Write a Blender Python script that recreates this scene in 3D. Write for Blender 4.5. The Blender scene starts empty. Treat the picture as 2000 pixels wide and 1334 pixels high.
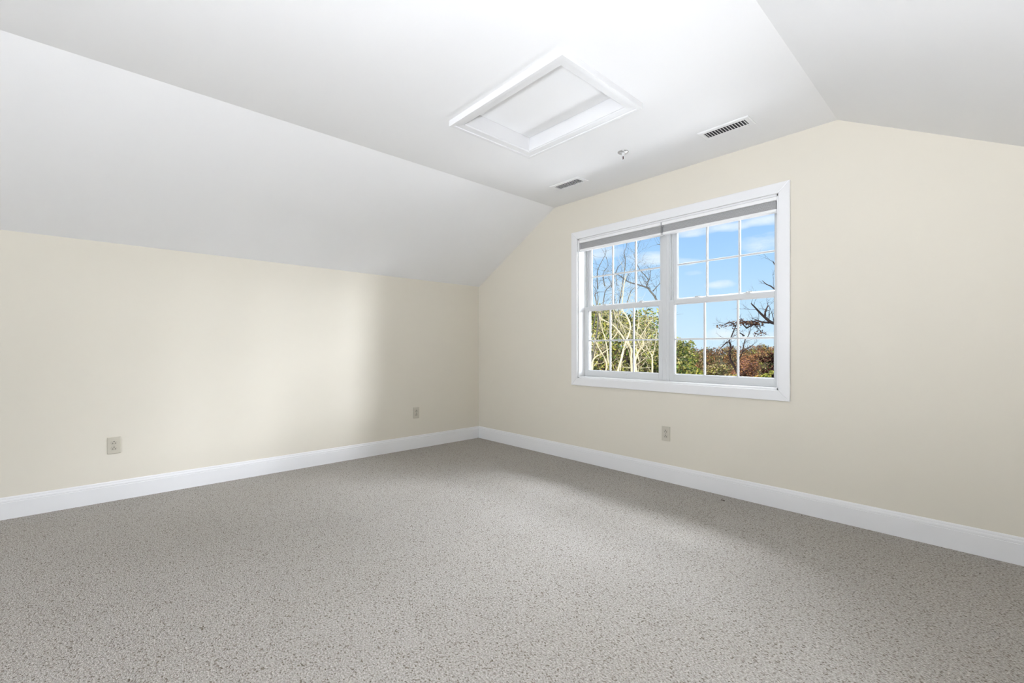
import bpy, bmesh, math, random
from mathutils import Vector
S = bpy.context.scene
C = S.collection
R = math.radians

# ---------------------------------------------------------------- camera
TH = 0.8249                                   # heading, measured from +y towards -x
CAM = Vector((4.1301, -3.2822, 1.05))
AWAY = Vector((-math.sin(TH), math.cos(TH), 0))   # horizontal direction the camera faces
ACROSS = Vector((math.cos(TH), math.sin(TH), 0))
cd = bpy.data.cameras.new('camera'); cam = bpy.data.objects.new('camera', cd); C.objects.link(cam)
cam.location = CAM; cam.rotation_euler = (R(90), 0, TH)
cd.sensor_width = 36; cd.lens = 868.96 / 2000 * 36; cd.shift_y = (680.82 - 667) / 2000
cd.clip_start = 0.02; cd.clip_end = 3000
S.camera = cam

# ---------------------------------------------------------------- view
S.view_settings.view_transform = 'Standard'; S.view_settings.look = 'None'
S.view_settings.gamma = 1; S.view_settings.use_curve_mapping = False
S.view_settings.exposure = 0.18
S.cycles.max_bounces = 12; S.cycles.diffuse_bounces = 8; S.cycles.transparent_max_bounces = 12

# ---------------------------------------------------------------- sky
W = bpy.data.worlds.new('sky'); S.world = W; W.use_nodes = True
nt = W.node_tree; nt.nodes.clear(); L = nt.links.new
def N(t, **k):
    n = nt.nodes.new(t)
    for a, b in k.items(): setattr(n, a, b)
    return n
def M(op, a, b=None, c=None, clamp=False):
    n = N('ShaderNodeMath', operation=op); n.use_clamp = clamp
    for i, x in enumerate((a, b, c)):
        if x is None: continue
        if isinstance(x, (int, float)): n.inputs[i].default_value = x
        else: L(x, n.inputs[i])
    return n.outputs[0]
tc = N('ShaderNodeTexCoord'); sx = N('ShaderNodeSeparateXYZ'); L(tc.outputs['Generated'], sx.inputs[0])
az = M('ARCTAN2', sx.outputs[1], sx.outputs[0])
hyp = M('SQRT', M('ADD', M('MULTIPLY', sx.outputs[0], sx.outputs[0]), M('MULTIPLY', sx.outputs[1], sx.outputs[1])))
el = M('DIVIDE', sx.outputs[2], M('MAXIMUM', hyp, 0.02))
ramp = N('ShaderNodeValToRGB')
cr = ramp.color_ramp
cr.elements[0].position = 0.0; cr.elements[0].color = (0.62, 0.80, 0.93, 1)
cr.elements[1].position = 1.0; cr.elements[1].color = (0.30, 0.52, 0.85, 1)
for p, col in ((0.07, (0.53, 0.75, 0.95, 1)), (0.20, (0.37, 0.62, 0.94, 1)), (0.32, (0.27, 0.50, 0.88, 1))):
    e = cr.elements.new(p); e.color = col
L(el, ramp.inputs[0])
# small fair-weather clouds: azimuth (deg), tan elevation, half sizes, weight
noise = N('ShaderNodeTexNoise'); noise.inputs['Scale'].default_value = 9; noise.inputs['Detail'].default_value = 7
noise.inputs['Roughness'].default_value = 0.6
mp = N('ShaderNodeMapping'); mp.inputs['Scale'].default_value = (1, 1, 2.6); L(tc.outputs['Generated'], mp.inputs[0]); L(mp.outputs[0], noise.inputs[0])
n2 = N('ShaderNodeTexNoise'); n2.inputs['Scale'].default_value = 22; n2.inputs['Detail'].default_value = 6; L(mp.outputs[0], n2.inputs[0])
wob = M('MULTIPLY', M('SUBTRACT', noise.outputs[0], 0.5), 1.5)
wob = M('ADD', wob, M('MULTIPLY', M('SUBTRACT', n2.outputs[0], 0.5), 2.4))
acc = None
for a, e_, sa, se, w in ((107.6, 0.208, 2.6, 0.019, 1.0), (106.8, 0.252, 4.5, 0.012, 0.9), (115.6, 0.246, 3.4, 0.014, 1.0),
                         (111.6, 0.247, 3.0, 0.010, 0.8), (112.2, 0.130, 1.5, 0.009, 0.8), (115.1, 0.157, 1.2, 0.007, 0.6),
                         (120.0, 0.192, 3.2, 0.015, 0.95), (127.0, 0.213, 3.5, 0.020, 0.8), (116.2, 0.181, 1.8, 0.009, 0.6),
                         (111.9, 0.030, 2.0, 0.016, 0.8), (108.5, 0.024, 4.0, 0.010, 0.6), (123.5, 0.14, 4.0, 0.010, 0.4),
                         (95.0, 0.20, 6.0, 0.025, 0.9), (84.0, 0.13, 6.0, 0.02, 0.8), (140.0, 0.16, 8.0, 0.03, 0.9), (155.0, 0.28, 9.0, 0.03, 0.8)):
    da = M('DIVIDE', M('SUBTRACT', az, R(a)), R(sa)); de = M('DIVIDE', M('SUBTRACT', el, e_), se)
    q = M('ADD', M('MULTIPLY', da, da), M('MULTIPLY', de, de))
    q = M('SUBTRACT', M('ADD', 1.15, wob), q)
    q = M('MULTIPLY', M('MULTIPLY', q, 0.6, clamp=True), w)
    acc = q if acc is None else M('MAXIMUM', acc, q)
high = M('MULTIPLY', M('MULTIPLY', M('SUBTRACT', noise.outputs[0], 0.42), 4.0, clamp=True), M('MULTIPLY', M('SUBTRACT', el, 0.34), 5.0, clamp=True))
acc = M('MAXIMUM', acc, high)
mix = N('ShaderNodeMix', data_type='RGBA'); L(acc, mix.inputs[0]); L(ramp.outputs[0], mix.inputs[6]); mix.inputs[7].default_value = (0.84, 0.91, 0.97, 1)
bg = N('ShaderNodeBackground'); L(mix.outputs[2], bg.inputs[0]); bg.inputs[1].default_value = 1.0
wo = N('ShaderNodeOutputWorld'); L(bg.outputs[0], wo.inputs[0])

# ---------------------------------------------------------------- sun, and area lamps added to boost daylight indoors
def lamp(name, kind, loc, aim, energy, color=(1, 1, 1), **k):
    ld = bpy.data.lights.new(name, kind); ld.energy = energy; ld.color = color
    for a, b in k.items(): setattr(ld, a, b)
    o = bpy.data.objects.new(name, ld); C.objects.link(o); o.location = loc
    o.rotation_euler = Vector(aim).to_track_quat('-Z', 'Y').to_euler()
    return o
lamp('sun', 'SUN', (0, -30, 30), (0.6, 1.0, -0.62), 4.6, (1.0, 0.93, 0.80), angle=R(0.6))
DAY = (0.925, 0.965, 1.05)
lamp('side_fill_light', 'AREA', (8.0, 3.4, 3.1), (-6.7, -3.8, -2.1), 4000, DAY, shape='RECTANGLE', size=4.8, size_y=2.8)  # area lamp added out of view to brighten the left wall
lamp('overhead_fill_light', 'AREA', (2.2, 2.6, 4.7), (0.05, -2.6, -3.3), 1250, DAY, shape='RECTANGLE', size=3.4, size_y=2.2)  # area lamp added above the view to lift floor and gable end
lamp('sunlit_ground_light', 'AREA', (1.0, 2.1, -1.7), (1.1, -2.1, 3.2), 650, DAY, shape='RECTANGLE', size=6.0, size_y=2.9)
lamp('rear_fill_light', 'AREA', (2.33, -7.25, 1.35), (0, 1, 0.0), 118, DAY, shape='RECTANGLE', size=1.7, size_y=1.3)  # fill lamp added outside the unseen rear window to lift the gable wall

# ---------------------------------------------------------------- materials
MT = {}
def mat(name, col, rough=0.6, spec=0.3, bump=None, vary=0.0, vscale=3.0, metal=0.0, trans=0.0):
    m = bpy.data.materials.new(name); m.use_nodes = True; t = m.node_tree; b = t.nodes['Principled BSDF']
    b.inputs['Base Color'].default_value = (*col, 1); b.inputs['Roughness'].default_value = rough
    b.inputs['Specular IOR Level'].default_value = spec; b.inputs['Metallic'].default_value = metal
    co = t.nodes.new('ShaderNodeTexCoord')
    n = t.nodes.new('ShaderNodeTexNoise'); n.inputs['Scale'].default_value = vscale; n.inputs['Detail'].default_value = 4
    t.links.new(co.outputs['Object'], n.inputs[0])
    r = t.nodes.new('ShaderNodeMix'); r.data_type = 'RGBA'
    r.inputs[6].default_value = tuple(min(1, c * (1 - vary)) for c in col) + (1,)
    r.inputs[7].default_value = tuple(min(1, c * (1 + vary)) for c in col) + (1,)
    t.links.new(n.outputs[0], r.inputs[0]); t.links.new(r.outputs[2], b.inputs['Base Color'])
    if bump:
        n2 = t.nodes.new('ShaderNodeTexNoise'); n2.inputs['Scale'].default_value = bump[0]; n2.inputs['Detail'].default_value = 5
        t.links.new(co.outputs['Object'], n2.inputs[0])
        bp = t.nodes.new('ShaderNodeBump'); bp.inputs['Strength'].default_value = bump[1]; bp.inputs['Distance'].default_value = bump[2]
        t.links.new(n2.outputs[0], bp.inputs['Height']); t.links.new(bp.outputs[0], b.inputs['Normal'])
    MT[name] = m; return m
mat('wall_paint', (0.655, 0.618, 0.535), 0.75, 0.2, (180, 0.06, 0.002), 0.012, 1.2)
mat('ceiling_paint', (0.80, 0.80, 0.80), 0.85, 0.15, (6, 0.10, 0.01), 0.01, 2)
mat('trim_paint', (0.73, 0.73, 0.735), 0.32, 0.45, None, 0.005)
mat('vinyl', (0.57, 0.58, 0.58), 0.38, 0.4, None, 0.005)
mat('shade_cloth', (0.41, 0.41, 0.41), 0.9, 0.1, (500, 0.2, 0.001), 0.03, 60)
mat('shade_rail', (0.78, 0.78, 0.775), 0.4, 0.4)
mat('grille_metal', (0.80, 0.80, 0.80), 0.4, 0.4)
mat('duct_dark', (0.05, 0.05, 0.055), 0.8, 0.2)
mat('outlet_plastic', (0.49, 0.46, 0.385), 0.35, 0.4)
mat('outlet_socket', (0.45, 0.42, 0.35), 0.4, 0.4)
mat('slot_dark', (0.06, 0.05, 0.045), 0.6, 0.3)
mat('chrome', (0.62, 0.62, 0.62), 0.25, 0.5, metal=0.8)
mat('sprinkler_white', (0.72, 0.72, 0.72), 0.35, 0.4)
mat('bulb_liquid', (0.10, 0.05, 0.05), 0.15, 0.6)
mat('debris', (0.055, 0.035, 0.025), 0.9, 0.1)
mat('siding', (0.6, 0.6, 0.58), 0.7)
mat('bark_pale', (0.55, 0.47, 0.30), 0.85, 0.1, (14, 0.5, 0.02), 0.25, 9)
mat('bark_sky_darkened', (0.13, 0.12, 0.105), 0.85, 0.1, (14, 0.5, 0.02), 0.3, 6)  # upper limbs' dark look against bright sky put into the bark colour
mat('bark_dark', (0.075, 0.05, 0.045), 0.9, 0.1, (14, 0.5, 0.02), 0.3, 6)
mat('bark_brown', (0.16, 0.11, 0.07), 0.9, 0.1, (14, 0.5, 0.02), 0.3, 6)
def leafmat(name, col, vary=0.35):
    m = mat(name, col, 0.7, 0.15, None, vary, 2.2)
    return m
for n_, c_ in (('leaf_olive', (0.42, 0.39, 0.10)), ('leaf_yellowgreen', (0.50, 0.46, 0.09)), ('leaf_green', (0.17, 0.25, 0.05)),
               ('leaf_deep', (0.045, 0.07, 0.018)), ('leaf_tan', (0.48, 0.39, 0.19)), ('leaf_brown', (0.24, 0.145, 0.085)),
               ('leaf_rust', (0.33, 0.145, 0.08)), ('leaf_orange', (0.56, 0.30, 0.12)), ('leaf_gold', (0.66, 0.50, 0.12)),
               ('leaf_maroon', (0.075, 0.018, 0.018)), ('leaf_mauve', (0.26, 0.14, 0.12))): leafmat(n_, c_)
mat('ground', (0.16, 0.13, 0.07), 0.95, 0.05, None, 0.3, 0.3)

# glass pane: mostly clear with a fresnel reflection
g = bpy.data.materials.new('window_glass'); g.use_nodes = True; t = g.node_tree; t.nodes.clear()
tr = t.nodes.new('ShaderNodeBsdfTransparent'); tr.inputs[0].default_value = (0.985, 0.99, 0.99, 1)
gl = t.nodes.new('ShaderNodeBsdfGlossy'); gl.inputs['Roughness'].default_value = 0.02
fr = t.nodes.new('ShaderNodeFresnel'); fr.inputs[0].default_value = 1.25
mx = t.nodes.new('ShaderNodeMixShader'); ou = t.nodes.new('ShaderNodeOutputMaterial')
t.links.new(fr.outputs[0], mx.inputs[0]); t.links.new(tr.outputs[0], mx.inputs[1]); t.links.new(gl.outputs[0], mx.inputs[2]); t.links.new(mx.outputs[0], ou.inputs[0])
MT['glass'] = g

# looped carpet
m = bpy.data.materials.new('loop_carpet'); m.use_nodes = True; t = m.node_tree; b = t.nodes['Principled BSDF']; MT['carpet'] = m
b.inputs['Roughness'].default_value = 0.95; b.inputs['Specular IOR Level'].default_value = 0.08
def TN(k, **kw):
    n = t.nodes.new(k)
    for a, c in kw.items(): setattr(n, a, c)
    return n
co = TN('ShaderNodeTexCoord'); mpg = TN('ShaderNodeMapping'); mpg.inputs['Rotation'].default_value = (0, 0, R(3)); mpg.inputs['Scale'].default_value = (1.0, 1.35, 1)
t.links.new(co.outputs['Object'], mpg.inputs[0])
vo = TN('ShaderNodeTexVoronoi'); vo.inputs['Scale'].default_value = 160; vo.inputs['Randomness'].default_value = 0.85; t.links.new(mpg.outputs[0], vo.inputs[0])
nz = TN('ShaderNodeTexNoise'); nz.inputs['Scale'].default_value = 125; nz.inputs['Detail'].default_value = 3; nz.inputs['Roughness'].default_value = 0.7; t.links.new(mpg.outputs[0], nz.inputs[0])
nb = TN('ShaderNodeTexNoise'); nb.inputs['Scale'].default_value = 1.3; nb.inputs['Detail'].default_value = 3; t.links.new(co.outputs['Object'], nb.inputs[0])
rp = TN('ShaderNodeValToRGB'); e = rp.color_ramp.elements
e[0].position = 0.30; e[0].color = (0.13, 0.115, 0.095, 1); e[1].position = 0.70; e[1].color = (0.62, 0.592, 0.552, 1)
k_ = rp.color_ramp.elements.new(0.40); k_.color = (0.31, 0.290, 0.260, 1)
k_ = rp.color_ramp.elements.new(0.52); k_.color = (0.415, 0.395, 0.366, 1)
t.links.new(nz.outputs[0], rp.inputs[0])
sp = TN('ShaderNodeSeparateColor'); t.links.new(vo.outputs['Color'], sp.inputs[0])
rs = TN('ShaderNodeValToRGB'); e = rs.color_ramp.elements
e[0].position = 0.0; e[0].color = (0.40, 0.36, 0.30, 1); e[1].position = 0.14; e[1].color = (1, 1, 1, 1)
e[0].position = 0.04
t.links.new(sp.outputs[0], rs.inputs[0])
m1 = TN('ShaderNodeMix', data_type='RGBA', blend_type='MULTIPLY'); m1.inputs[0].default_value = 0.85
t.links.new(rp.outputs[0], m1.inputs[6]); t.links.new(rs.outputs[0], m1.inputs[7])
rb = TN('ShaderNodeValToRGB'); e = rb.color_ramp.elements
e[0].position = 0.35; e[0].color = (0.96, 0.955, 0.945, 1); e[1].position = 0.65; e[1].color = (1, 1, 1, 1); t.links.new(nb.outputs[0], rb.inputs[0])
m2 = TN('ShaderNodeMix', data_type='RGBA', blend_type='MULTIPLY'); m2.inputs[0].default_value = 1
t.links.new(m1.outputs[2], m2.inputs[6]); t.links.new(rb.outputs[0], m2.inputs[7]); t.links.new(m2.outputs[2], b.inputs['Base Color'])
bp = TN('ShaderNodeBump'); bp.inputs['Strength'].default_value = 0.75; bp.inputs['Distance'].default_value = 0.006; bp.invert = True
t.links.new(vo.outputs['Distance'], bp.inputs['Height']); t.links.new(bp.outputs[0], b.inputs['Normal'])

# ---------------------------------------------------------------- helpers
def link(name, verts, faces, mats, parent=None, mi=None, smooth=False):
    me = bpy.data.meshes.new(name); me.from_pydata(verts, [], faces)
    for x in (mats if isinstance(mats, (list, tuple)) else [mats]): me.materials.append(MT[x])
    if mi is not None: me.polygons.foreach_set('material_index', mi)
    if smooth: me.polygons.foreach_set('use_smooth', [True] * len(me.polygons))
    me.update()
    o = bpy.data.objects.new(name, me); C.objects.link(o)
    if parent: o.parent = parent
    return o
class B:
    """collects shapes into one mesh"""
    def __init__(s): s.v = []; s.f = []; s.mi = []
    def add(s, v, f, mi=0):
        k = len(s.v); s.v += [tuple(x) for x in v]; s.f += [tuple(i + k for i in q) for q in f]; s.mi += [mi] * len(f); return s
    def box(s, a, b, mi=0):
        x0, y0, z0 = a; x1, y1, z1 = b
        return s.add([(x0, y0, z0), (x1, y0, z0), (x1, y1, z0), (x0, y1, z0), (x0, y0, z1), (x1, y0, z1), (x1, y1, z1), (x0, y1, z1)],
                     [(3, 2, 1, 0), (4, 5, 6, 7), (0, 1, 5, 4), (1, 2, 6, 5), (2, 3, 7, 6), (3, 0, 4, 7)], mi)
    def prism(s, poly, axis, a, b, mi=0):
        """poly in the two remaining axes, extruded along axis from a to b"""
        def P(p, h):
            return {'x': (h, p[0], p[1]), 'y': (p[0], h, p[1]), 'z': (p[0], p[1], h)}[axis]
        n = len(poly)
        return s.add([P(p, a) for p in poly] + [P(p, b) for p in poly],
                     [tuple(range(n - 1, -1, -1)), tuple(range(n, 2 * n))] + [(i, (i + 1) % n, n + (i + 1) % n, n + i) for i in range(n)], mi)
    def lathe(s, prof, n=24, c=(0, 0, 0), mi=0):
        v = []; f = []
        for (r, z) in prof:
            for i in range(n):
                a = 2 * math.pi * i / n; v.append((c[0] + r * math.cos(a), c[1] + r * math.sin(a), c[2] + z))
        for j in range(len(prof) - 1):
            for i in range(n):
                k = (i + 1) % n; f.append((j * n + i, j * n + k, (j + 1) * n + k, (j + 1) * n + i))
        f.append(tuple(range(n - 1, -1, -1))); f.append(tuple((len(prof) - 1) * n + i for i in range(n)))
        return s.add(v, f, mi)
    def tube(s, pts, rad, n=6, mi=0):
        pts = [Vector(p) for p in pts]; v = []; f = []
        up = Vector((0.31, 0.2, 0.93))
        for i, p in enumerate(pts):
            d = (pts[min(i + 1, len(pts) - 1)] - pts[max(i - 1, 0)])
            if d.length < 1e-9: d = Vector((0, 0, 1))
            d.normalize(); a = d.cross(up)
            if a.length < 1e-3: a = d.cross(Vector((1, 0, 0)))
            a.normalize(); b_ = d.cross(a)
            for k in range(n):
                q = 2 * math.pi * k / n; v.append(p + (a * math.cos(q) + b_ * math.sin(q)) * rad[i])
        for i in range(len(pts) - 1):
            for k in range(n):
                j = (k + 1) % n; f.append((i * n + k, i * n + j, (i + 1) * n + j, (i + 1) * n + k))
        f.append(tuple(range(n - 1, -1, -1))); f.append(tuple((len(pts) - 1) * n + k for k in range(n)))
        return s.add(v, f, mi)
    def build(s, name, mats, parent=None, smooth=False, bevel=0):
        o = link(name, s.v, s.f, mats, parent, s.mi, smooth)
        bm = bmesh.new(); bm.from_mesh(o.data); bmesh.ops.recalc_face_normals(bm, faces=bm.faces[:]); bm.to_mesh(o.data); bm.free()
        if bevel:
            md = o.modifiers.new('soft_edges', 'BEVEL'); md.width = bevel; md.segments = 2; md.limit_method = 'ANGLE'; md.angle_limit = R(40)
        return o
def tag(o, label=None, cat=None, group=None, kind=None):
    if label: o['label'] = label
    if cat: o['category'] = cat
    if group: o['group'] = group
    if kind: o['kind'] = kind
    return o
def empty(name, loc=(0, 0, 0), rz=0, **k):
    o = bpy.data.objects.new(name, None); C.objects.link(o); o.location = loc; o.rotation_euler = (0, 0, rz); o.empty_display_size = 0.1
    return tag(o, **k)
def structure(o, label, cat): return tag(o, label, cat, kind='structure')

# ---------------------------------------------------------------- room shell
XW, YB = 4.68, -7.0                 # width, rear gable
ZK, ZC, XL, XR = 1.779, 2.437, 1.196, 3.488
WX0, WX1, WZ0, WZ1 = 1.49, 3.17, 0.775, 2.072      # clear opening inside the casing
TK = 0.17
HX0, HX1, HY0, HY1 = 1.94, 2.725, -1.665, -1.095     # attic hatch opening

structure(B().box((0, YB, -0.25), (XW, 0, 0)).build('floor', 'carpet'), 'speckled grey beige looped wall to wall carpet', 'floor')
def gable(name, y0, y1, label):
    b = B()
    def seg(poly): b.prism(poly, 'y', y0, y1)
    def top(x):
        if x < XL: return ZK + (ZC - ZK) * x / XL
        if x > XR: return ZC - (ZC - ZK) * (x - XR) / (XW - XR)
        return ZC
    seg([(-0.0, -0.25), (WX0, -0.25), (WX0, top(WX0)), (XL, ZC), (0, ZK)])
    seg([(WX0, -0.25), (WX1, -0.25), (WX1, WZ0), (WX0, WZ0)])
    seg([(WX0, WZ1), (WX1, WZ1), (WX1, ZC), (WX0, ZC)])
    seg([(WX1, -0.25), (XW, -0.25), (XW, ZK), (XR, ZC), (WX1, ZC)])
    return structure(b.build(name, 'wall_paint'), label, 'wall')
gable('wall_back', 0, TK, 'cream beige painted gable wall with the double window')
gable('wall_front', YB - TK, YB, 'cream beige painted gable wall at the rear of the room')
structure(B().box((-TK, YB - TK, -0.25), (0, TK, ZK)).build('wall_left', 'wall_paint'), 'low cream beige knee wall under the left sloped ceiling', 'wall')
structure(B().box((XW, YB - TK, -0.25), (XW + TK, TK, ZK)).build('wall_right', 'wall_paint'), 'low cream beige knee wall under the right sloped ceiling', 'wall')
ya, yb = YB - TK, TK
sl = (ZC - ZK) / XL; t_ = 0.16
b = B().prism([(-TK, ZK - sl * 0), (0, ZK), (XL, ZC), (XL, ZC + t_), (-TK, ZK + t_ - 0.01)], 'y', ya, yb)
b.prism([(XR, ZC), (XW, ZK), (XW + TK, ZK), (XW + TK, ZK + t_ - 0.01), (XR, ZC + t_)], 'y', ya, yb)
b.box((XL, ya, ZC), (XR, HY0, ZC + t_)); b.box((XL, HY1, ZC), (XR, yb, ZC + t_))
b.box((XL, HY0, ZC), (HX0, HY1, ZC + t_)); b.box((HX1, HY0, ZC), (XR, HY1, ZC + t_))
structure(b.build('ceiling', 'ceiling_paint'), 'white plaster ceiling with flat middle and two sloped sides', 'ceiling')

# baseboards: flat board with a stepped and rounded cap
PB = [(0, 0), (0.0150, 0), (0.0150, 0.103), (0.0125, 0.1055), (0.0135, 0.1085), (0.0128, 0.1165), (0.0105, 0.1215), (0.0088, 0.1230), (0.0092, 0.1262), (0.0080, 0.1320), (0.0050, 0.1366), (0, 0.1366)]
H0 = -0.002
structure(B().prism([(d, z + H0) for d, z in PB], 'y', YB, 0).build('baseboard_left', 'trim_paint'), 'white moulded baseboard along the knee wall', 'baseboard')
structure(B().prism([(XW - d, z + H0) for d, z in PB], 'y', YB, 0).build('baseboard_right', 'trim_paint'), 'white moulded baseboard along the right knee wall', 'baseboard')
structure(B().prism([(-d, z + H0) for d, z in PB], 'x', 0.0, XW).build('baseboard_back', 'trim_paint'), 'white moulded baseboard under the window wall', 'baseboard')
structure(B().prism([(YB + d, z + H0) for d, z in PB], 'x', 0.0, XW).build('baseboard_front', 'trim_paint'), 'white moulded baseboard along the rear gable wall', 'baseboard')

# ---------------------------------------------------------------- window (double mulled, double hung)
def window(name, Y, sgn, label, full=True):
    """Y = inner wall face, sgn = +1 when the outside lies towards +y"""
    root = empty(name, (0, Y, 0)); structure(root, label, 'window')
    def bx(b, x0, x1, y0, y1, z0, z1): return b.box((x0, min(sgn * y0, sgn * y1), z0), (x1, max(sgn * y0, sgn * y1), z1))
    cw, ct = 0.068, 0.018
    b = B()
    x0, x1, z0, z1 = WX0 - cw, WX1 + cw, WZ0 - cw, WZ1 + cw
    for poly in ([(x0, z0), (x1, z0), (WX1, WZ0), (WX0, WZ0)], [(x1, z0), (x1, z1), (WX1, WZ1), (WX1, WZ0)],
                 [(x1, z1), (x0, z1), (WX0, WZ1), (WX1, WZ1)], [(x0, z1), (x0, z0), (WX0, WZ0), (WX0, WZ1)]):
        b.prism(poly, 'y', min(-sgn * ct, 0), max(-sgn * ct, 0))
    b.build('casing', 'trim_paint', root, bevel=0.003)
    j = 0.012
    b = B()
    bx(b, WX0, WX0 + j, 0, 0.155, WZ0, WZ1); bx(b, WX1 - j, WX1, 0, 0.155, WZ0, WZ1); bx(b, WX0, WX1, 0, 0.155, WZ1 - j, WZ1)
    b.build('jamb', 'trim_paint', root)
    b = B(); bx(b, WX0, WX1, 0, 0.155, WZ0 - 0.002, WZ0 + 0.014); b.build('sill', 'trim_paint', root, bevel=0.002)
    mc = 0.5 * (WX0 + WX1)
    b = B(); bx(b, mc - 0.027, mc + 0.027, 0.078, 0.165, WZ0 + 0.014, WZ1 - j); bx(b, mc - 0.004, mc + 0.004, 0.076, 0.08, WZ0 + 0.014, WZ1 - j)
    b.build('mullion', 'vinyl', root, bevel=0.002)
    for (ax0, ax1) in ((WX0 + j, mc - 0.027), (mc + 0.027, WX1 - j)):
        # outer frame track
        b = B(); fz0, fz1 = WZ0 + 0.014, WZ1 - j; fw = 0.016
        bx(b, ax0, ax0 + fw, 0.112, 0.165, fz0, fz1); bx(b, ax1 - fw, ax1, 0.112, 0.165, fz0, fz1)
        bx(b, ax0, ax1, 0.112, 0.165, fz1 - 0.02, fz1); bx(b, ax0, ax1, 0.082, 0.165, fz0, fz0 + 0.012)
        bx(b, ax0, ax0 + 0.007, 0.082, 0.112, fz0, fz1); bx(b, ax1 - 0.007, ax1, 0.082, 0.112, fz0, fz1)
        b.build('window_frame', 'vinyl', root, bevel=0.0015)
        for lower in (True, False):
            if lower: sx0, sx1, sz0, sz1, fy, by = ax0 + 0.007, ax1 - 0.007, fz0 + 0.012, 1.440, 0.082, 0.110; rails = (0.042, 0.034); st = 0.032
            else: sx0, sx1, sz0, sz1, fy, by = ax0 + fw, ax1 - fw, 1.412, fz1 - 0.02, 0.118, 0.146; rails = (0.036, 0.040); st = 0.030
            gz0, gz1, gx0, gx1 = sz0 + rails[0], sz1 - rails[1], sx0 + st, sx1 - st
            s_ = B(); bx(s_, sx0, gx0, fy, by, sz0, sz1); bx(s_, gx1, sx1, fy, by, sz0, sz1)
            bx(s_, gx0, gx1, fy, by, sz0, gz0); bx(s_, gx0, gx1, fy, by, gz1, sz1)
            # sloped glazing bead
            gy = 0.5 * (fy + by)
            for (p, q) in ((gx0, gx0 + 0.008), (gx1, gx1 - 0.008)):
                s_.prism([(p, sgn * fy + sgn * 0.002), (q, sgn * gy), (p, sgn * gy)], 'z', gz0, gz1)
            for (p, q) in ((gz0, gz0 + 0.008), (gz1, gz1 - 0.008)):
                s_.prism([(sgn * (fy + 0.002), p), (sgn * gy, q), (sgn * gy, p)], 'x', gx0, gx1)
            sash = s_.build('lower_sash' if lower else 'upper_sash', 'vinyl', root, bevel=0.0015)
            mw = 0.0135; mu = B()
            for i in (1, 2):
                xm = gx0 + (gx1 - gx0) * i / 3; bx(mu, xm - mw / 2, xm + mw / 2, gy - 0.007, gy + 0.007, gz0, gz1)
            zm = 0.5 * (gz0 + gz1); bx(mu, gx0, gx1, gy - 0.0065, gy + 0.0065, zm - mw / 2, zm + mw / 2)
            mu.build('muntins', 'vinyl', sash, bevel=0.002)
            pa = B(); bx(pa, gx0 - 0.004, gx1 + 0.004, gy - 0.001, gy + 0.001, gz0 - 0.004, gz1 + 0.004); pa.build('glass_pane', 'glass', sash)
            if lower and full:
                for off in (-0.185, 0.185):
                    xc = 0.5 * (ax0 + ax1) + off; k = B()
                    bx(k, xc - 0.024, xc + 0.024, 0.084, 0.110, 1.4395, 1.446)
                    k.lathe([(0.013, 0), (0.013, 0.004), (0.009, 0.011), (0.003, 0.013)], 14, (xc, sgn * 0.097, 1.445))
                    k.prism([(xc + 0.002, 1.449), (xc + 0.03, 1.451), (xc + 0.032, 1.456), (xc, 1.457)], 'y', sgn * 0.090, sgn * 0.100)
                    k.build('sash_lock', 'vinyl', sash)
                k = B(); bx(k, 0.5 * (ax0 + ax1) - 0.06, 0.5 * (ax0 + ax1) + 0.06, 0.074, 0.083, sz0 + 0.022, sz0 + 0.029)
                k.build('lift_rail', 'vinyl', sash, bevel=0.001)
    return root
window('window_1', 0, 1, 'white double hung window pair with grilles above the outlet on the gable wall')
window('rear_window_added', YB, -1, 'added white double hung window pair in the unseen rear gable wall', full=False)  # unseen window, added to account for fill light from behind

# pleated shades drawn up to the head of the opening
def shade(x0, x1, label):
    root = empty('pleated_shade', (0.5 * (x0 + x1), 0.035, WZ1 - 0.012), label=label, cat='window shade')
    h = 0.5 * (x1 - x0); w = B()
    w.prism([(-0.030, -0.026), (0.024, -0.026), (0.026, -0.022), (0.026, 0.0), (-0.030, 0.0), (-0.033, -0.004), (-0.033, -0.022)], 'x', -h, h)
    w.build('headrail', 'shade_rail', root, bevel=0.001)
    p = B(); n = 9; top, bot = -0.026, -0.082; hh = h - 0.009
    prof = []
    for i in range(n * 2 + 1):
        z = top + (bot - top) * i / (2 * n); prof.append((-0.020 if i % 2 else -0.0165, z))
    back = [(-q[0] - 0.002, q[1]) for q in reversed(prof)]
    p.prism(prof + back, 'x', -hh, hh); p.build('pleated_fabric', 'shade_cloth', root)
    r_ = B(); r_.prism([(-0.024, -0.100), (0.018, -0.100), (0.021, -0.097), (0.021, -0.082), (-0.024, -0.082), (-0.027, -0.085), (-0.027, -0.097)], 'x', -h + 0.004, h - 0.004)
    r_.build('bottom_rail', 'shade_rail', root, bevel=0.001)
    return root
MC = 0.5 * (WX0 + WX1)
shade(WX0 + 0.013, MC - 0.004, 'grey pleated shade raised over the left half of the window, above the bare trees')
shade(MC + 0.004, WX1 - 0.013, 'grey pleated shade raised over the right half of the window, beside the wide sky view')

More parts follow.
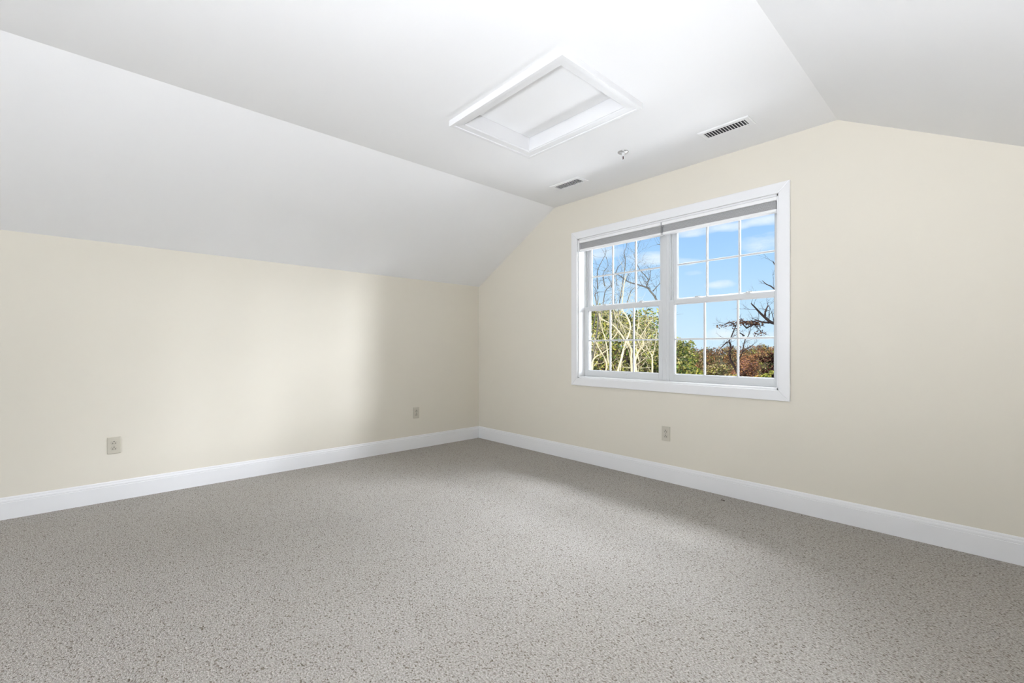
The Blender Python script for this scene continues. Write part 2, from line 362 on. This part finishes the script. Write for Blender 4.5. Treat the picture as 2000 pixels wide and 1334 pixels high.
# ---------------------------------------------------------------- attic hatch
hz = ZC - 0.028
root = empty('attic_hatch', (0.5 * (HX0 + HX1), 0.5 * (HY0 + HY1), ZC), label='white rectangular attic hatch with raised trim frame in the flat ceiling', cat='attic hatch')
def hb(b, a, c, mi=0):
    o = root.location; return b.box(tuple(a[i] - o[i] for i in range(3)), tuple(c[i] - o[i] for i in range(3)), mi)
ox, oy, oz = root.location
tw = 0.062
b = B()
inx0, inx1, iny0, iny1 = HX0 + 0.008 - ox, HX1 - 0.008 - ox, HY0 + 0.008 - oy, HY1 - 0.008 - oy
prof = [(0.0, 0.0), (0.0, -0.022), (0.004, -0.026), (tw * 0.72, -0.028), (tw * 0.74, -0.034), (tw + 0.004, -0.034), (tw + 0.006, -0.030), (tw + 0.006, 0.0)]
rings = []
for d, z in prof:
    rings.append([(inx0 - d, iny0 - d, z), (inx1 + d, iny0 - d, z), (inx1 + d, iny1 + d, z), (inx0 - d, iny1 + d, z)])
v = [p for r_ in rings for p in r_]; n = len(rings)
f = [(i * 4 + k, i * 4 + (k + 1) % 4, ((i + 1) % n) * 4 + (k + 1) % 4, ((i + 1) % n) * 4 + k) for i in range(n) for k in range(4)]
b.add(v, f).build('hatch_trim', 'trim_paint', root)
b = B(); sh = 0.012; zt = ZC + 0.095
hb(b, (HX0, HY0, ZC - 0.02), (HX0 + sh, HY1, zt)); hb(b, (HX1 - sh, HY0, ZC - 0.02), (HX1, HY1, zt))
hb(b, (HX0 + sh, HY0, ZC - 0.02), (HX1 - sh, HY0 + sh, zt)); hb(b, (HX0 + sh, HY1 - sh, ZC - 0.02), (HX1 - sh, HY1, zt))
b.build('hatch_shaft', 'trim_paint', root)
b = B(); hb(b, (HX0 + sh + 0.003, HY0 + sh + 0.003, ZC + 0.068), (HX1 - sh - 0.003, HY1 - sh - 0.003, ZC + 0.085)); b.build('hatch_panel', 'ceiling_paint', root)
b = B(); hb(b, (HX0, HY0, zt), (HX1, HY1, zt + 0.02)); b.build('hatch_lid', 'duct_dark', root)

# ---------------------------------------------------------------- ceiling registers
def vent(x0, y0, label, tilt):
    w, d = 0.307, 0.139
    root = empty('ceiling_vent', (x0 + w / 2, y0 + d / 2, ZC), label=label, cat='air vent')
    ow, od = 0.125, 0.040                                   # half opening
    b = B(); W2, D2 = w / 2, d / 2
    prof = [((W2, D2), 0.0), ((W2, D2), -0.003), ((W2 - 0.006, D2 - 0.006), -0.0065), ((ow, od), -0.0065), ((ow, od), 0.0)]
    v = []
    for (a, c), z in prof: v += [(-a, -c, z), (a, -c, z), (a, c, z), (-a, c, z)]
    n = len(prof)
    f = [(i * 4 + k, i * 4 + (k + 1) % 4, (i + 1) * 4 + (k + 1) % 4, (i + 1) * 4 + k) for i in range(n - 1) for k in range(4)]
    b.add(v, f).build('face_plate', 'grille_metal', root)
    b = B().box((-ow, -od, -0.0015), (ow, od, -0.0008)); b.build('duct_opening', 'duct_dark', root)
    n = 14
    for i in range(n):
        xc = -ow + (i + 0.65) * 2 * ow / (n + 0.3)
        l = B(); pts = []
        for k in range(6):                                   # curved blade
            a = k / 5
            pts.append((xc + tilt * (0.0095 * a * a - 0.003), -0.0025 - 0.0065 * a))
        l.prism([(p[0], p[1]) for p in pts] + [(p[0] + 0.0009, p[1]) for p in reversed(pts)], 'y', -od, od)
        l.build('louver', 'grille_metal', root)
    lev = B().box((ow - 0.012 if tilt > 0 else -ow + 0.008, od + 0.002, -0.014), (ow - 0.008 if tilt > 0 else -ow + 0.012, od + 0.012, -0.0060)); lev.build('damper_lever', 'grille_metal', root)
    for s_ in (-1, 1):
        B().lathe([(0.0035, 0.0), (0.0035, -0.0015), (0.002, -0.0025)], 10, (s_ * (W2 - 0.015), 0, -0.0064)).build('screw', 'grille_metal', root)
    return root
vent(2.833, -0.459, 'white ceiling register with dark open louvers, nearer the right slope', 1)
vent(1.553, -0.463, 'white ceiling register seen edge-on, nearer the left slope and corner', 0.25)

# ---------------------------------------------------------------- sprinkler
root = empty('fire_sprinkler', (2.356, -0.575, ZC), label='small white pendant fire sprinkler on the ceiling between the two vents', cat='sprinkler')
B().lathe([(0.038, 0), (0.038, -0.002), (0.034, -0.006), (0.024, -0.009), (0.016, -0.010)], 28).build('escutcheon', 'chrome', root, smooth=True)
B().lathe([(0.010, -0.009), (0.010, -0.022), (0.012, -0.023), (0.012, -0.028), (0.006, -0.030)], 18).build('sprinkler_body', 'sprinkler_white', root)
fr_ = B()
for s_ in (-1, 1): fr_.tube([(s_ * 0.009, 0, -0.026), (s_ * 0.0125, 0, -0.036), (s_ * 0.009, 0, -0.049), (0, 0, -0.056)], [0.0022] * 4, 8)
fr_.build('frame_arms', 'sprinkler_white', root, smooth=True)
B().tube([(0, 0, -0.030), (0, 0, -0.035), (0, 0, -0.050), (0, 0, -0.055)], [0.0025, 0.0040, 0.0036, 0.0018], 10).build('glass_bulb', 'bulb_liquid', root, smooth=True)
df = B(); df.lathe([(0.004, -0.055), (0.005, -0.059), (0.013, -0.060), (0.014, -0.0615), (0.004, -0.0625)], 20)
df.build('deflector', 'sprinkler_white', root)

# ---------------------------------------------------------------- wall outlets
def outlet(loc, rz, label):
    root = empty('wall_outlet', loc, rz, label=label, cat='outlet', group='duplex wall outlets')
    b = B(); b.prism([(-0.035, -0.0575), (0.035, -0.0575), (0.035, 0.0575), (-0.035, 0.0575)], 'y', -0.006, 0.0)
    b.build('cover_plate', 'outlet_plastic', root, bevel=0.0025)
    for z in (0.0195, -0.0195):
        poly = []
        for i in range(28):
            a = 2 * math.pi * i / 28; poly.append((0.0172 * math.cos(a), max(-0.0135, min(0.0135, 0.0172 * math.sin(a))) + z))
        rc = B().prism(poly, 'y', -0.0078, -0.005).build('receptacle', 'outlet_socket', root, bevel=0.0006)
        s_ = B()
        s_.box((-0.0080, -0.0082, z - 0.0090), (-0.0050, -0.0076, z + 0.0005)); s_.box((0.0050, -0.0082, z - 0.0085), (0.0080, -0.0076, z - 0.0005))
        s_.prism([(0.0034 * math.cos(a * math.pi / 6), z + 0.0075 + 0.0034 * math.sin(a * math.pi / 6)) for a in range(12)], 'y', -0.0082, -0.0076)
        s_.build('slots', 'slot_dark', rc)
    B().prism([(0.003 * math.cos(a * math.pi / 6), 0.003 * math.sin(a * math.pi / 6)) for a in range(12)], 'y', -0.0072, -0.0055).build('screw', 'chrome', root)
outlet((0.0, -3.2155, 0.381), R(90), 'beige duplex outlet on the low left wall, nearest the camera')
outlet((0.0, -0.842, 0.374), R(90), 'small beige duplex outlet on the left wall near the corner')
outlet((2.373, 0.0, 0.378), 0, 'beige duplex outlet on the gable wall below the window')

# ---------------------------------------------------------------- fill uplight added behind the camera, shaped as a torchiere
root = empty('fill_uplight', (4.3, -3.85, 0), label='added fill uplight in a short white torchiere, unseen by the right knee wall', cat='lamp')
B().lathe([(0.13, 0.0), (0.13, 0.012), (0.10, 0.022), (0.02, 0.03)], 32).build('uplight_base', 'trim_paint', root)
B().lathe([(0.011, 0.02), (0.011, 0.78)], 16).build('uplight_pole', 'chrome', root, smooth=True)
B().lathe([(0.02, 0.76), (0.10, 0.78), (0.19, 0.83), (0.255, 0.90), (0.262, 0.90), (0.20, 0.85), (0.02, 0.80)], 40).build('uplight_bowl', 'trim_paint', root, smooth=True)
lamp('fill_uplight_disk', 'AREA', (0, 0, 0.895), (0.0, 0.5, 1), 122, (0.925, 0.965, 1.05), shape='DISK', size=0.44).parent = root

# a crumb of dirt on the carpet by the baseboard
random.seed(3)
b = B()
for i in range(5):
    x, y = random.uniform(-0.012, 0.012), random.uniform(-0.005, 0.005); r_ = random.uniform(0.003, 0.006)
    b.lathe([(r_ * 0.6, 0.0), (r_, r_ * 0.4), (r_ * 0.7, r_ * 0.9), (r_ * 0.2, r_ * 1.1)], 7, (x, y, 0))
o = b.build('dirt_crumb', 'debris'); o.location = (2.863, -0.13, 0.0)
tag(o, 'tiny dark brown crumb of dirt on the carpet by the right baseboard', 'debris')

# ---------------------------------------------------------------- outdoors
def spot(s, D): return CAM + AWAY * D + ACROSS * s           # a point on the land in front of the house
# land: garden, valley, hill
def land_z(D, s):
    P = [(0, -5.6), (30, -5.8), (60, -9), (120, -26), (180, -30), (260, -16), (330, -7.2), (400, -3.4), (600, -10)]
    for (a, za), (c, zc_) in zip(P, P[1:]):
        if D <= c: z = za + (zc_ - za) * (D - a) / (c - a); break
    else: z = -12
    l = s / max(D, 1)
    if D > 60: z += min(1, (D - 60) / 200) * (1.5 * math.sin(l * 22 + 1) + 14 * max(0, l - 0.50) + 1.5 * math.sin(D * .03))
    return z
v = []; f = []
ds = [2, 15, 30, 45, 60, 90, 120, 150, 180, 220, 260, 300, 330, 365, 400, 450, 520, 600]; ls = [i / 20 * 3.0 - 1.5 for i in range(21)]
for D in ds:
    for l in ls:
        s = l * (D + 25); p = spot(s, D); v.append((p.x, p.y, land_z(D, s)))
nl = len(ls)
for i in range(len(ds) - 1):
    for j in range(nl - 1): f.append((i * nl + j, i * nl + j + 1, (i + 1) * nl + j + 1, (i + 1) * nl + j))
o = link('hillside', v, f, 'ground', smooth=True); tag(o, 'brown ground of the valley and hill beyond the window', 'ground', kind='structure')

def leaves(b, c, rad, n, size, nm, rng, shell=0.45):
    """n small leaf faces inside an ellipsoid"""
    for i in range(n):
        while True:
            d = Vector((rng.gauss(0, 1), rng.gauss(0, 1), rng.gauss(0, 1)))
            if d.length > 0.1: break
        d.normalize(); r_ = shell + (1 - shell) * rng.random() ** 0.6
        p = Vector((c[0] + d.x * rad[0] * r_, c[1] + d.y * rad[1] * r_, c[2] + d.z * rad[2] * r_))
        u = Vector((rng.gauss(0, 1), rng.gauss(0, 1), rng.gauss(0, 0.7))).normalized(); w = u.cross(Vector((rng.gauss(0, 1), rng.gauss(0, 1), rng.gauss(0, 1)))).normalized()
        a = size * rng.uniform(0.6, 1.3); c2 = a * 0.55
        b.add([p - u * a, p + w * c2, p + u * a, p - w * c2], [(0, 1, 2, 3)], rng.randrange(nm))
def leafy_tree(name, s, D, gz, trunk_r, lumps, n, size, mats, bark, label, cat='tree', seed=1, shell=0.45, group=None):
    rng = random.Random(seed); p0 = spot(s, D)
    root = empty(name, (p0.x, p0.y, gz), TH, label=label, cat=cat, group=group)
    hz = max(l[2] for l in lumps) - gz
    w = B(); w.tube([(0, 0, 0), (0.05, 0.03, hz * 0.3), (-0.05, 0, hz * 0.6), (0.02, 0, hz * 0.85)], [trunk_r, trunk_r * 0.8, trunk_r * 0.5, trunk_r * 0.2], 8)
    for (ls_, ld, lz, rx, ry, rz) in lumps:
        st = rng.uniform(0.25, 0.5) * (lz - gz)
        w.tube([(0, 0, st), ((ls_ - s) * 0.5, ld * 0.5, (st + lz - gz) * 0.55), (ls_ - s, ld, lz - gz)], [trunk_r * 0.5, trunk_r * 0.3, trunk_r * 0.1], 6)
    w.build('trunk', bark, root, smooth=True)
    b = B(); tot = sum(l[3] * l[4] * l[5] for l in lumps)
    for (ls_, ld, lz, rx, ry, rz) in lumps:
        leaves(b, (ls_ - s, ld, lz - gz), (rx, ry, rz), int(n * rx * ry * rz / tot), size, len(mats), rng, shell)
    link('foliage', b.v, b.f, mats, root, b.mi)
    return root
# yellow-green trees by the house
def lumps(s0, s1, z0, z1, k, seed, r0, r1, top=None):
    rng = random.Random(seed); o = []
    for i in range(k):
        s = rng.uniform(s0, s1); zt = z1 if top is None else top(s)
        z = rng.uniform(z0, zt); r_ = rng.uniform(r0, r1); o.append((s, rng.uniform(-1.0, 1.0), z - r_ * 0.6 if z > zt - 0.6 * r_ else z, r_, r_, r_ * 0.85))
    return o
def topA(s): return 2.95 if s < 5.3 else 2.95 - (s - 5.3) * 1.05
leafy_tree('olive_tree', 4.4, 19, -5.7, 0.17, lumps(2.7, 6.9, -1.6, 2.95, 75, 5, 0.5, 0.9, topA), 34000, 0.065,
           ['leaf_olive', 'leaf_yellowgreen', 'leaf_tan', 'leaf_deep', 'leaf_green', 'leaf_deep', 'leaf_yellowgreen'], 'bark_brown', 'broad olive green tree filling the lower left sash', seed=2, shell=0.2)
def topB(s): return 1.6 if s < 8.9 else max(-0.4, 1.6 - (s - 8.9) * 1.2)
leafy_tree('yellow_green_tree', 8.3, 23.5, -5.7, 0.14, lumps(7.5, 9.9, -1.6, 1.4, 44, 9, 0.35, 0.65, topB), 17000, 0.065,
           ['leaf_yellowgreen', 'leaf_olive', 'leaf_green', 'leaf_yellowgreen', 'leaf_tan'], 'bark_brown', 'yellow green bushy tree at the left edge of the lower right sash', seed=3, shell=0.2)
leafy_tree('shrub', 9.2, 19.2, -5.7, 0.10, lumps(7.6, 9.1, -2.2, -0.30, 16, 13, 0.3, 0.5), 6000, 0.06,
           ['leaf_green', 'leaf_deep', 'leaf_green', 'leaf_yellowgreen'], 'bark_brown', 'dark green shrub at the foot of the yellow green tree', 'shrub', seed=4)

def bare_tree(name, limbs, D, gz, r0, bark, label, seed, twigs=3, twl=0.5, depth=0.5):
    rng = random.Random(seed); base_s = limbs[0][0][0]; p0 = spot(base_s, D)
    root = empty(name, (p0.x, p0.y, gz), TH, label=label, cat='tree')
    for li, lb in enumerate(limbs):
        tr = B(); tw_ = tr
        ph = rng.uniform(0, 6.28); amp = depth * (0.4 + rng.random())
        pts = []; n = len(lb)
        zs = lb[0][1]
        if zs < 0.0:                                        # a stem: bring it down to the ground
            lb = [(base_s + (lb[0][0] - base_s) * 0.45, gz), (base_s + (lb[0][0] - base_s) * 0.8, gz * 0.5)] + list(lb)
        for (s, z) in lb:
            pts.append(Vector((s - base_s, amp * math.sin(ph + z * 0.9), z - gz)))
        n = len(pts); stem = zs < 0.0
        ra = r0 if stem else r0 * 0.42
        rad = [max(0.006, ra * (1 - 0.80 * i / (n - 1))) for i in range(n)]
        # smooth
        sp_, sr = [], []
        for i in range(n - 1):
            a, c = pts[i], pts[i + 1]; m0 = (pts[i + 1] - pts[max(i - 1, 0)]) * 0.5; m1_ = (pts[min(i + 2, n - 1)] - pts[i]) * 0.5
            for k in range(3):
                q = k / 3; h = (2*q**3-3*q**2+1, q**3-2*q**2+q, -2*q**3+3*q**2, q**3-q**2)
                sp_.append(a * h[0] + m0 * h[1] + c * h[2] + m1_ * h[3]); sr.append(rad[i] + (rad[i+1]-rad[i]) * q)
        sp_.append(pts[-1]); sr.append(rad[-1])
        tr.tube(sp_, sr, 7)
        def grow(p, d, ln, r_, lev):
            q = [p]; dd = d.copy()
            for k in range(4):
                dd = (dd + Vector((rng.gauss(0, 0.22), rng.gauss(0, 0.22), rng.gauss(0.05, 0.2)))).normalized(); q.append(q[-1] + dd * ln / 4)
            tw_.tube(q, [r_, r_ * 0.8, r_ * 0.6, r_ * 0.45, r_ * 0.3], 4)
            if lev:
                for k in range(2): 
                    nd = (dd + Vector((rng.gauss(0, 0.7), rng.gauss(0, 0.7), rng.gauss(0.1, 0.5)))).normalized(); grow(q[2 + k], nd, ln * 0.6, r_ * 0.55, lev - 1)
        for i in range(2, len(sp_)):
            if sp_[i].z + gz < -1.0: continue
            if rng.random() < twigs / 3:
                t0 = (sp_[i] - sp_[i - 1]).normalized()
                nd = (t0 * 0.6 + Vector((rng.gauss(0, 0.7), rng.gauss(0, 0.7), rng.gauss(0.25, 0.45)))).normalized()
                grow(sp_[i], nd, twl * rng.uniform(0.5, 1.2), max(0.004, sr[i] * 0.35), 2)
        tr.build('trunk' if stem else 'branch', bark, root, smooth=True)
    return root
PALE = [ [(3.53,-0.28),(3.5,0.31),(3.44,0.79),(3.43,1.03),(3.25,1.27),(3.05,1.54),(2.87,1.72),(2.51,1.93),(2.5,2.09)],
 [(2.93,-0.28),(2.98,0.34),(3.07,0.69),(3.2,1.15),(3.4,1.65),(3.32,2.0),(3.22,2.18),(3.28,2.65),(3.37,3.07),(3.43,3.25)],
 [(3.74,-0.28),(3.74,0.31),(3.71,0.67),(3.83,0.99),(3.96,1.15),(3.92,1.36),(3.67,1.56),(3.38,1.71),(3.11,1.93),(2.99,2.26)],
 [(4.2,-0.28),(4.2,0.31),(4.19,0.79),(4.1,0.96),(3.98,1.15)],
 [(4.19,0.79),(4.26,0.88),(4.31,1.09),(4.37,1.44),(4.34,1.66)],
 [(3.71,0.67),(3.59,1.06),(3.68,1.36),(3.89,1.72),(4.02,1.9)],
 [(2.47,-0.28),(2.69,0.24),(2.74,0.63),(2.45,1.12),(2.35,1.36)],
 [(2.74,0.63),(2.69,1.06),(2.63,1.36),(2.57,1.54),(2.48,1.94),(2.54,2.17)],
 [(3.43,1.03),(3.32,1.36),(3.23,1.66),(3.11,1.93)],
 [(3.05,1.54),(2.93,1.36),(2.77,1.24)],
 [(2.39,-0.28),(2.35,0.46),(2.39,0.76),(2.62,0.91),(2.84,1.06)],
 [(3.81,0.99),(3.65,1.18),(3.56,1.44),(3.59,1.81),(3.53,2.17)] ]
UPPER = [ [(5.01,-0.66),(5.04,1.75),(4.78,2.65),(4.59,2.96),(4.49,3.08),(4.18,3.19),(3.88,3.29),(3.59,3.52),(3.49,3.48),(3.5,3.14)],
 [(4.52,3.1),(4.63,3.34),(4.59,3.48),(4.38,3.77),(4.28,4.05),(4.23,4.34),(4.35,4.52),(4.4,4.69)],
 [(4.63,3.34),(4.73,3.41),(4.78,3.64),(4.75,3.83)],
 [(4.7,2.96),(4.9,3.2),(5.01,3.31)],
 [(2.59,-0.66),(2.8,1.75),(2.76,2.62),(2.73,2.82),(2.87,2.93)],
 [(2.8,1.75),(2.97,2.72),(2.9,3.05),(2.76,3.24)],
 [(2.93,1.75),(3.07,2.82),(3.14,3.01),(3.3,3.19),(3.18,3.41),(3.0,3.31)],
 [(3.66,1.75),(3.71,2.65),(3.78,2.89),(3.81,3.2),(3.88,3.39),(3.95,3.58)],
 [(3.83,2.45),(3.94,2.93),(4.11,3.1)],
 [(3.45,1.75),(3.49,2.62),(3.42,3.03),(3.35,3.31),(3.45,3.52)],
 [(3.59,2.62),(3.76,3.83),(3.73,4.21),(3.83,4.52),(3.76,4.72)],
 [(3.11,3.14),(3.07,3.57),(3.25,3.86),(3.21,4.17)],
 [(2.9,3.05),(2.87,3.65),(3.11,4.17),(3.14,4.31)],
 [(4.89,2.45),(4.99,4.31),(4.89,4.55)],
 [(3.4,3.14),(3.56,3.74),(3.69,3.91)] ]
DARK = [ [(13.82,-2.52),(13.55,-0.75),(13.37,-0.36),(13.08,0.18),(12.87,0.63),(12.87,1.22),(12.72,1.46),(12.78,1.64),(12.93,2.3),(13.02,2.69)],
 [(13.08,0.18),(13.31,0.81),(13.4,1.49),(13.61,1.79),(13.76,2.24),(13.91,2.57)],
 [(13.76,2.24),(13.46,2.57),(13.34,2.72)],
 [(13.76,2.24),(14.21,2.45),(14.42,2.27),(14.6,2.0)],
 [(12.72,1.46),(12.45,1.19),(12.27,0.95)],
 [(13.37,0.84),(13.64,1.01),(13.91,1.16),(14.12,1.31)],
 [(12.87,1.22),(12.63,0.95),(12.21,0.78),(11.82,0.63)],
 [(12.93,2.3),(12.69,2.57),(12.33,2.45),(12.06,2.33)],
 [(13.61,1.79),(13.34,1.97),(13.17,1.91)],
 [(13.91,2.57),(14.18,2.69),(14.36,2.57)] ]
SIDE = [ [(11.6,-1.83),(11.43,0.65),(11.08,1.9),(10.63,2.12),(10.32,2.33),(10.07,2.52),(9.86,2.7),(9.65,2.87)],
 [(10.63,2.12),(10.36,2.14),(10.11,2.23),(9.94,2.31)],
 [(11.29,1.07),(11.19,2.72),(10.77,3.51),(10.48,3.7),(10.32,3.86)],
 [(11.19,2.72),(10.98,3.97),(10.52,4.42),(10.42,4.55)],
 [(10.32,2.33),(10.36,2.62),(10.48,2.81)],
 [(10.07,2.52),(10.15,2.77)] ]
bare_tree('bare_tree', PALE, 13, -5.6, 0.046, 'bark_pale', 'sunlit cream barked bare tree crossing the lower left sash', 11, 2.2, 0.7, 0.35)
bare_tree('bare_tree', UPPER, 15, -5.7, 0.045, 'bark_sky_darkened', 'bare upper limbs toned dark against the sky in the upper left sash', 12, 2.6, 0.65, 0.35)
bare_tree('bare_tree', SIDE, 18, -5.7, 0.11, 'bark_dark', 'dark branches reaching in from the right edge of the right window', 14, 1.5, 0.7, 0.4)
dk = bare_tree('bare_tree', DARK, 26, -5.8, 0.10, 'bark_dark', 'thin dark forked tree with a flat top in the lower right sash', 13, 2.2, 0.7, 0.4)
# few last leaves on the flat top
rng = random.Random(8); b = B(); bs = DARK[0][0][0]
for (s, z, n, rx, rz) in ((13.9, 2.55, 260, 0.45, 0.16), (13.35, 2.6, 120, 0.2, 0.2), (14.35, 2.45, 160, 0.4, 0.22), (14.5, 1.95, 90, 0.35, 0.3), (12.85, 2.5, 50, 0.2, 0.3), (12.25, 2.35, 40, 0.3, 0.15), (13.05, 2.2, 40, 0.15, 0.5)):
    leaves(b, (s - bs, 0, z + 5.8), (rx, 0.5, rz), n, 0.055, 2, rng, 0.1)
link('last_leaves', b.v, b.f, ['leaf_maroon', 'leaf_brown'], dk, b.mi)

# autumn trees lower on the slope, each its own kind
def mid(name, s, D, zt, w, h, mats, label, n=5000, size=0.13, seed=1, cat='tree'):
    gz = land_z(D, s) - 0.3
    rng = random.Random(seed); lp = []
    for i in range(22):
        a = rng.uniform(-1, 1); q = rng.random()
        lp.append((s + a * w * 0.5 * (1 - 0.55 * q), rng.uniform(-0.5, 0.5) * w, zt - h + q * h * 0.92, w * 0.17, w * 0.17, w * 0.16))
    return leafy_tree(name, s, D, gz, 0.16, lp, n, size, mats, 'bark_brown', label, cat, seed=seed, shell=0.15)
mid('maroon_tree', 27.9, 48, 0.75, 2.2, 6.0, ['leaf_maroon', 'leaf_maroon', 'leaf_deep', 'leaf_brown'], 'dark maroon tree at the right edge of the lower right sash', seed=21)
mid('tan_tree', 25.3, 55, -0.9, 4.2, 5, ['leaf_tan', 'leaf_olive', 'leaf_brown', 'leaf_tan'], 'tan and olive autumn tree left of the dark forked trunk', seed=22)
mid('red_tree', 32.6, 62, -0.2, 4.5, 5, ['leaf_rust', 'leaf_mauve', 'leaf_orange', 'leaf_rust'], 'rust red autumn tree right of the dark forked trunk', seed=23)
mid('golden_tree', 23.6, 44, -1.35, 2.6, 4, ['leaf_gold', 'leaf_tan', 'leaf_orange', 'leaf_olive'], 'golden yellow tree low in the right corner of the sash', seed=24)
mid('golden_tree', 21.3, 42, -1.25, 1.8, 4, ['leaf_gold', 'leaf_yellowgreen', 'leaf_olive'], 'yellow green and gold tree just right of the dark trunk foot', seed=25)
mid('green_tree', 22.9, 40, -0.75, 1.1, 3, ['leaf_green', 'leaf_yellowgreen', 'leaf_olive'], 'small green tree beside the maroon tree', seed=26, n=2500, size=0.09)
mid('orange_tree', 36.8, 68, 0.3, 4.5, 6, ['leaf_orange', 'leaf_rust', 'leaf_brown'], 'orange brown autumn tree below the ridge at the right', seed=27)
mid('tan_tree', 15.8, 36, -0.9, 2.0, 3, ['leaf_tan', 'leaf_olive', 'leaf_brown'], 'tan autumn tree beside the yellow green bushy tree', seed=28, n=3500, size=0.09)

# the woods covering the far hill
rng = random.Random(77); b = B(); names = ['leaf_brown', 'leaf_brown', 'leaf_mauve', 'leaf_rust', 'leaf_orange', 'leaf_tan', 'leaf_olive', 'leaf_deep', 'leaf_brown']
for i in range(1500):
    D = rng.uniform(85, 420); l = rng.uniform(0.02, 0.85); s = l * D
    gz = land_z(D, s); h = rng.uniform(6.5, 9.5); w = rng.uniform(2.6, 4.2) * (0.7 if D < 110 else 1)
    if 1.05 + (-0.012) * D < gz + h and D < 200: continue
    k0 = rng.randrange(9); cnt = 85 if D > 150 else 200; sz = 0.55 if D > 150 else 0.3
    for j in range(cnt):
        d = Vector((rng.gauss(0, 1), rng.gauss(0, 1), rng.gauss(0, 1))).normalized() * (0.55 + 0.45 * rng.random())
        p = spot(s + d.x * w, D + d.y * w); p.z = gz + h * 0.58 + d.z * h * 0.42
        u = Vector((rng.gauss(0, 1), rng.gauss(0, 1), rng.gauss(0, 1))).normalized(); w_ = u.cross(Vector((0.3, 0.5, 0.8))).normalized(); a = sz * rng.uniform(0.6, 1.3)
        b.add([p - u * a, p + w_ * a * 0.7, p + u * a, p - w_ * a * 0.7], [(0, 1, 2, 3)], k0 if rng.random() < 0.7 else rng.randrange(9))
o = link('woodland', b.v, b.f, names, None, b.mi)
tag(o, 'rust and brown autumn woodland covering the distant hill', 'woodland', kind='stuff')
